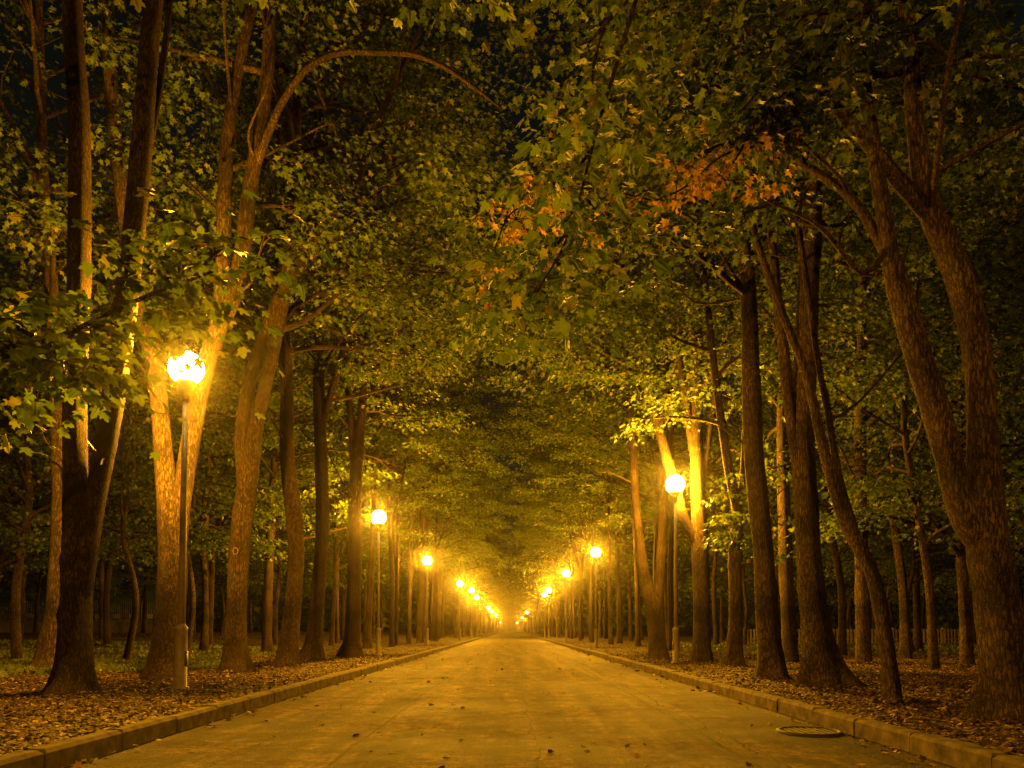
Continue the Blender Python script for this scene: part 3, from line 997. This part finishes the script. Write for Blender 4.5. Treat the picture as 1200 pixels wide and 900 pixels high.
MID = [proto_tree(101, 22, 4.0, 5.8, 42, (.02, .01), False, BARK, road=True),
       proto_tree(102, 21, 4.4, 5.4, 42, (.0, .02), True, BARK_DARK, road=True),
       proto_tree(103, 23, 4.8, 6.0, 42, (.01, -.02), True, BARK_PALE, road=True, r=.12),
       proto_tree(104, 20, 3.8, 5.4, 38, (.03, .0), False, BARK_DARK, road=True, r=.17),
       ]
FRONT = [proto_tree(141, 22, 7.2, 5.8, 30, (.02, .01), True, BARK_DARK, road=True, r=.12),
         proto_tree(142, 21, 6.6, 5.4, 30, (.03, .02), False, BARK, road=True, r=.15),
         proto_tree(143, 23, 7.6, 6.0, 32, (.0, -.02), True, BARK_DARK, road=True, r=.13)]
LOWC = [proto_tree(111, 14, 3.2, 4.2, 28, (.02, .0), False, BARK_DARK, r=.14),
        proto_tree(112, 15, 3.8, 4.2, 28, (-.02, .01), True, BARK, r=.15),
        proto_tree(113, 11, 2.6, 3.4, 24, (.03, .02), False, BARK, r=.10)]
FAR = [proto_tree(121, 22, 4.0, 6.2, 30, (.02, .0), False, BARK, leaf=.27, kind='kite', per=22, nsub=4, spr=1, low=True, road=True, r=.16),
       proto_tree(122, 21, 4.2, 6.0, 30, (.01, .01), True, BARK_DARK, leaf=.27, kind='kite', per=22, nsub=4, spr=1, low=True, road=True, r=.16),
       proto_tree(123, 25, 3.8, 6.4, 32, (.01, .01), True, BARK_DARK, leaf=.27, kind='kite', per=22, nsub=4, spr=1, low=True, road=True, r=.16)]


def plant(parts, x, y, rz, s, label, group, name='maple_tree'):
    root = empty(name, (x, y, gz(x, y)), rz)
    root.scale = (s, s, s)
    props(root, label, 'tree', group)
    for n_, me in parts:
        link(bpy.data.objects.new(n_, me), root)
    return root


rr = random.Random(99)
HERO_FEET = [(o.location.x, o.location.y) for o in bpy.data.objects if o.type == 'EMPTY' and o.get('category') == 'tree' and 6.5 < o.location.y < 26]
used = [(o.location.x, o.location.y) for o in bpy.data.objects if o.type == 'EMPTY' and o.get('category') == 'tree']


def free(x, y, d):
    return all((x - a) ** 2 + (y - b) ** 2 > d * d for a, b in used) and all((x - a) ** 2 + (y - b) ** 2 > .8 ** 2 for a, b, _ in LAMPS)


n_trees = 0
for px, Y, k, sc_, lab in ((1092, 15.5, 2, 1.0, 'young low crowned tree right behind the thick leaning trunk'), (1165, 18, 0, .95, 'low crowned tree at the right edge behind the thick leaning trunk'),
                           (1060, 21, 1, .95, 'low leafy tree seen past the thin curved trunk on the right'), (985, 24, 0, 1.0, 'low leafy tree seen between flared trunk and pale straight trunk'),
                           (22, 19, 0, .9, 'low leafy tree at the left edge beyond the slim pale trunk'), (150, 20, 2, 1.0, 'thin forked sapling seen between dark twin stems and lamp lit forked tree'),
                           (240, 26, 1, .9, 'low leafy tree seen between the nearest left lamp and scarred tree')):
    x = (px - CX) / F * Y
    plant(LOWC[k], x, Y, rr.uniform(0, 6.28), sc_, lab, None)
    used.append((x, Y))
# front rows
for side in (-1, 1):
    sn = 'left' if side < 0 else 'right'
    y = 30.0
    while y < END:
        x = side * rr.uniform(5.3, 7.0)
        if free(x, y, 1.6):
            far = y > 75
            plant(rr.choice(FAR if far else FRONT + FRONT + MID[1:2]), x, y, (0 if side < 0 else PI) + rr.uniform(-.5, .5), rr.uniform(.88, 1.1),
                  f'tall leafy trunk in the front row far along the {sn} kerb' if far else f'tall leafy tree in the front row along the {sn} kerb, past the near trunks',
                  f'front row trees along the {sn} kerb' + (', far' if far else ''))
            used.append((x, y)); n_trees += 1
        y += rr.uniform(2.8, 4.4) if y < 75 else rr.uniform(6.5, 9.5)
    y = 26.0
    while y < 210:
        x = side * rr.uniform(8.4, 11)
        if free(x, y, 2.2):
            far = y > 60
            plant(rr.choice(FAR if far else MID), x, y, (0 if side < 0 else PI) + rr.uniform(-.8, .8), rr.uniform(.85, 1.05),
                  f'leafy tree in the second row behind the {sn} front row', f'second row trees on the {sn}')
            used.append((x, y)); n_trees += 1
        y += rr.uniform(4.5, 6.5) if y < 70 else rr.uniform(8, 12)
    # the wood behind
    k = 0
    tries = 0
    while k < 58 and tries < 4000:
        tries += 1
        y = rr.uniform(14, 62)
        x = side * rr.uniform(9.5, min(40, 9 + y * .72))
        if not free(x, y, 2.6): continue
        plant(rr.choice(LOWC + MID[:1]), x, y, rr.uniform(0, 6.28), rr.uniform(.8, 1.1),
              f'dim slender tree standing among others in the wood on the {sn}', f'trees of the wood on the {sn}')
        used.append((x, y)); n_trees += 1; k += 1
print('copied trees', n_trees)

# trees across the far end of the avenue
for x in (-3.4, -.6, 2.6, 5.5):
    y = END + rr.uniform(6, 14)
    plant(FAR[rr.randrange(3)], x, y, rr.uniform(0, 6.28), 1.1, 'dark tree closing the far end of the avenue', 'trees closing the far end')

# far-off wood: one leafy mass
def woods():
    r = np.random.default_rng(77)
    pos = []
    def band(n, fx, fy, z0, z1):
        t = r.random(n)
        pos.append(np.stack([fx(t) , fy(t), z0 + (z1 - z0) * r.random(n) ** .9], 1) + r.normal(0, 1, (n, 3)) * np.array([1.5, 1.5, .3]))
    for s in (-1, 1):
        band(26000, lambda t: s * (46 + 4 * np.sin(t * 30)), lambda t: 10 + 110 * t, 1.2, 21)
        band(14000, lambda t: s * (9 + 40 * t), lambda t: 92 + 8 * np.sin(t * 20), 1.5, 20)
    band(9000, lambda t: -60 + 120 * t, lambda t: END + 22 + 4 * np.sin(t * 40), 0.2, 24)
    P = np.concatenate(pos)
    n = len(P)
    tip = nrm_rows(r.normal(0, 1, (n, 3)) + np.array([0, 0, -.6]))
    nor = nrm_rows(r.normal(0, .6, (n, 3)) + np.array([0, 0, 1]))
    me = leaf_mesh('woods', P, tip, nor, r.uniform(.35, .75, n), 'kite', [LEAF])
    props(link(bpy.data.objects.new('woods', me)), kind='stuff')
woods()

# ------------------------------------------------------------------ ground cover
def litter():
    r = np.random.default_rng(31)
    pts = []
    for s in (-1, 1):
        for n, x0, x1, y0, y1 in ((46000, 3.38, 9, 4, 14), (34000, 3.44, 14, 12, 26), (22000, 3.46, 26, 22, 48)):
            x = s * (x0 + (x1 - x0) * r.random(n)); y = y0 + (y1 - y0) * r.random(n)
            keep = np.array([mnoise.noise((a * .4, b * .4, 5)) > -.62 or abs(a) < 5 for a, b in zip(x, y)])
            pts.append(np.stack([x, y], 1)[keep])
    up = [np.zeros(len(q)) for q in pts]
    for (a, b) in HERO_FEET:
        n = 420
        an = r.uniform(0, 6.28, n); d = .16 + np.abs(r.normal(0, .38, n))
        pts.append(np.stack([a + d * np.cos(an), b + d * np.sin(an)], 1)); up.append(.10 * np.exp(-d / .3))
    for s in (-1, 1):      # drifts against the kerb
        n = 6000
        y = 4 + 36 * r.random(n) ** 1.3
        w = np.array([max(0, mnoise.noise((s * 9, q * .8, 4)) + .35) for q in y])
        x = s * (RW + KW - .03 + np.abs(r.normal(0, .10, n)))
        k = r.random(n) < w
        pts.append(np.stack([x, y], 1)[k]); up.append(np.full(k.sum(), .03) * r.random(k.sum()))
    P = np.concatenate(pts)
    keep = np.abs(P[:, 0]) > RW + KW - .06
    up = np.concatenate(up)[keep]; P = P[keep]
    z = np.array([gz(a, b) for a, b in P]) + r.uniform(.004, .025, len(P)) + up
    z = np.where(np.abs(P[:, 0]) < RW + KW + .02, np.maximum(z, .172), z)
    P = np.column_stack([P, z])
    n = len(P)
    tip = nrm_rows(np.column_stack([r.normal(0, 1, (n, 2)), r.normal(0, .2, n)]))
    nor = nrm_rows(r.normal(0, .3, (n, 3)) + np.array([0, 0, 1]))
    me = leaf_mesh('leaf_litter', P, tip, nor, r.uniform(.02, .062, n), 'mid', [LITTER])
    props(link(bpy.data.objects.new('leaf_litter', me)), kind='stuff')
    # a scatter of leaves on the road and in the gutters
    n = 260
    x = r.uniform(-3.1, 3.1, n); y = 3.5 + 40 * r.random(n) ** 1.6
    g = np.abs(r.normal(0, .10, 520)); sg = np.where(r.random(520) < .5, -1, 1)
    x = np.concatenate([x, sg * (3.2 - g)]); y = np.concatenate([y, 3.5 + 34 * r.random(520)])
    n = len(x)
    P = np.column_stack([x, y, .018 + r.uniform(0, .012, n)])
    tip = nrm_rows(np.column_stack([r.normal(0, 1, (n, 2)), r.normal(0, .2, n)]))
    nor = nrm_rows(r.normal(0, .4, (n, 3)) + np.array([0, 0, 1]))
    me = leaf_mesh('fallen_leaves', P, tip, nor, r.uniform(.03, .09, n), 'lobed', [ROADLEAF])
    props(link(bpy.data.objects.new('fallen_leaves', me)), kind='stuff')
    # grass on the left verge
    pts = []
    for n, x0, x1, y0, y1 in ((26000, -22, -6.6, 14.5, 19), (14000, -26, -8, 19, 34), (8000, -14, -8.5, 10.5, 14), (9000, 7, 26, 24, 45)):
        x = x0 + (x1 - x0) * r.random(n); y = y0 + (y1 - y0) * r.random(n)
        keep = np.array([mnoise.noise((a * .3, b * .5, 1)) > -.05 for a, b in zip(x, y)])
        pts.append(np.stack([x, y], 1)[keep])
    P = np.concatenate(pts)
    P = np.column_stack([P, [gz(a, b) - .01 for a, b in P]])
    n = len(P)
    tip = nrm_rows(r.normal(0, .35, (n, 3)) + np.array([0, 0, 1]))
    nor = nrm_rows(np.column_stack([r.normal(0, 1, (n, 2)), np.zeros(n)]))
    T_, f_ = leaf_template('kite')
    me = leaf_mesh('grass', P, tip, nor, r.uniform(.06, .16, n), 'kite', [GRASS])
    props(link(bpy.data.objects.new('grass', me)), kind='stuff')
litter()


def twigs():
    r = np.random.default_rng(63)
    mb = MB()
    for k in range(420):
        s = -1 if k % 2 else 1
        x = s * (3.5 + 7 * r.random() ** 1.4); y = 4.5 + 26 * r.random()
        z = (gz(x, y) if abs(x) > 3.4 else .02) + .02
        a, L = r.uniform(0, 6.28), r.uniform(.12, .6)
        d = np.array([math.cos(a), math.sin(a), 0]) * L / 2
        p = np.array([x, y, z])
        mb.tube(np.array([p - d, p + r.normal(0, .03, 3) * [1, 1, .3], p + d + [0, 0, r.uniform(-.005, .03)]]), [.007, .006, .003], 4, cap=False)
    props(mb.build('fallen_twigs', BARK), kind='stuff')
twigs()

# low pale fence far off on the right
def pale_fence():
    org = np.array([13.5, 42.0, 0])
    root = empty('picket_fence', (org[0], org[1], gz(org[0], org[1])))
    props(root, 'low pale picket fence far back in the wood on the right', 'fence')
    bz = gz(org[0], org[1])
    L = 26.0
    mb = MB()
    for zz in (.28, .76):
        mb.box((L / 2, 0, zz), (L, .05, .07))
    x = 0.0
    while x < L:
        mb.box((x, -.045, .45), (.09, .03, .82)); x += .2
    mb.build('picket_panel', FENCE, root, False)
    for k in range(10):
        mb = MB(); mb.box((k * L / 9, .06, .42), (.12, .12, 1.0), 0, .01)
        mb.build('post', FENCE, root, False)
pale_fence()

# low wall with railing and a striped barrier far off on the left, a building behind
def far_wall():
    x0, x1, y = -58.0, -27.5, 58.0
    root = empty('boundary_wall', ((x0 + x1) / 2, y, gz(-30, y)))
    props(root, 'low grey wall topped by thin railing, far back beyond the left trunks', 'wall')
    L = x1 - x0
    mb = MB(); mb.box((0, 0, .38), (L, .35, .9), 0, .02); mb.build('wall_base', WALL, root, False)
    mb = MB(); mb.box((0, 0, .87), (L + .1, .45, .08), 0, .015); mb.build('coping', WALL, root, False)
    mb = MB()
    for zz in (1.05, 2.35):
        mb.box((0, 0, zz), (L, .05, .05))
    x = -L / 2
    while x < L / 2:
        mb.box((x, 0, 1.68), (.03, .03, 1.5)); x += .16
    mb.build('railing', RAIL, root, False)
    b = empty('striped_barrier', (-42.5, y + 2.5, gz(-30, y)))
    props(b, 'red and white striped barrier behind the low wall on the far left', 'barrier')
    mb = MB(); mb.box((0, 0, 1.35), (28, .06, .34)); mb.build('barrier_panel', STRIPE, b, False)
    mb = MB()
    for i in range(15):
        mb.box((-13.9 + i * 1.985, .06, .7), (.06, .05, 1.5))
    mb.build('barrier_frame', RAIL, b, False)
    bl = empty('park_building', (-56, y + 26, gz(-38, y)))
    props(bl, 'dim teal fronted building beyond the low wall on the far left', 'building')
    mb = MB(); mb.box((0, 0, 4), (34, 8, 8.6), 0, .05); mb.build('wall', FACADE, bl, False)
    mb = MB(); mb.box((0, 0, 8.45), (34.8, 8.8, .3), 0, .05); mb.build('roof', WALL, bl, False)
    for i in range(9):
        for zz in (2.2, 5.6):
            mb = MB(); mb.box((-14 + i * 3.5, -4.02, zz), (1.6, .1, 1.8), 0, .02)
            mb.build('window', IRON, bl, False)
far_wall()

# ------------------------------------------------------------------ air
hz, nt, out = new_mat('haze_lens_glow')
pv = N(nt, 'ShaderNodeVolumePrincipled')
pv.inputs['Color'].default_value = (.95, .9, .8, 1)
pv.inputs['Density'].default_value = 0.00065
pv.inputs['Anisotropy'].default_value = .975  # real far-end haze, its forward scatter also shaped to imitate lens bloom round lamps
nt.links.new(pv.outputs[0], out.inputs['Volume'])
mb = MB(); mb.box((0, 0, 20), (1190, 1190, 42))
o = mb.build('haze', hz, None, False)
props(o, kind='stuff')

# ------------------------------------------------------------------ night sky
w = bpy.data.worlds.new('World')
SC.world = w
w.use_nodes = True
nt = w.node_tree
bg = nt.nodes['Background']
sky = nt.nodes.new('ShaderNodeTexSky')
sky.sky_type = 'NISHITA'
sky.sun_disc = False
sky.sun_elevation = math.radians(3)
sky.sun_rotation = math.radians(200)
tint = mix_col(nt, .8, sky.outputs[0], (1.0, .80, .42), 'MULTIPLY')
nt.links.new(tint, bg.inputs['Color'])
bg.inputs['Strength'].default_value = 0.005
sd = bpy.data.lights.new('night_fill', 'SUN')  # added soft fill imitating night-sky glow, no such lamp in the place
sd.energy = .006
sd.angle = math.radians(25)
sd.color = (1.0, .8, .5)
so = bpy.data.objects.new('night_fill', sd)
so.rotation_euler = (math.radians(50), 0, math.radians(20))
COL.objects.link(so)

# ------------------------------------------------------------------ render
SC.view_settings.view_transform = 'Standard'
SC.view_settings.look = 'None'
SC.view_settings.gamma = 1
SC.view_settings.exposure = 0.0
SC.view_settings.use_curve_mapping = False
cy = SC.cycles
cy.max_bounces = 5
cy.diffuse_bounces = 3
cy.glossy_bounces = 2
cy.transmission_bounces = 3
cy.transparent_max_bounces = 8
cy.volume_bounces = 0
cy.use_light_tree = True
cy.sample_clamp_indirect = 3
cy.sample_clamp_direct = 0
cy.use_denoising = True
cy.denoising_prefilter = 'NONE'
cy.use_adaptive_sampling = False
try:
    cy.denoiser = 'OPENIMAGEDENOISE'
except Exception as e:
    print(e)
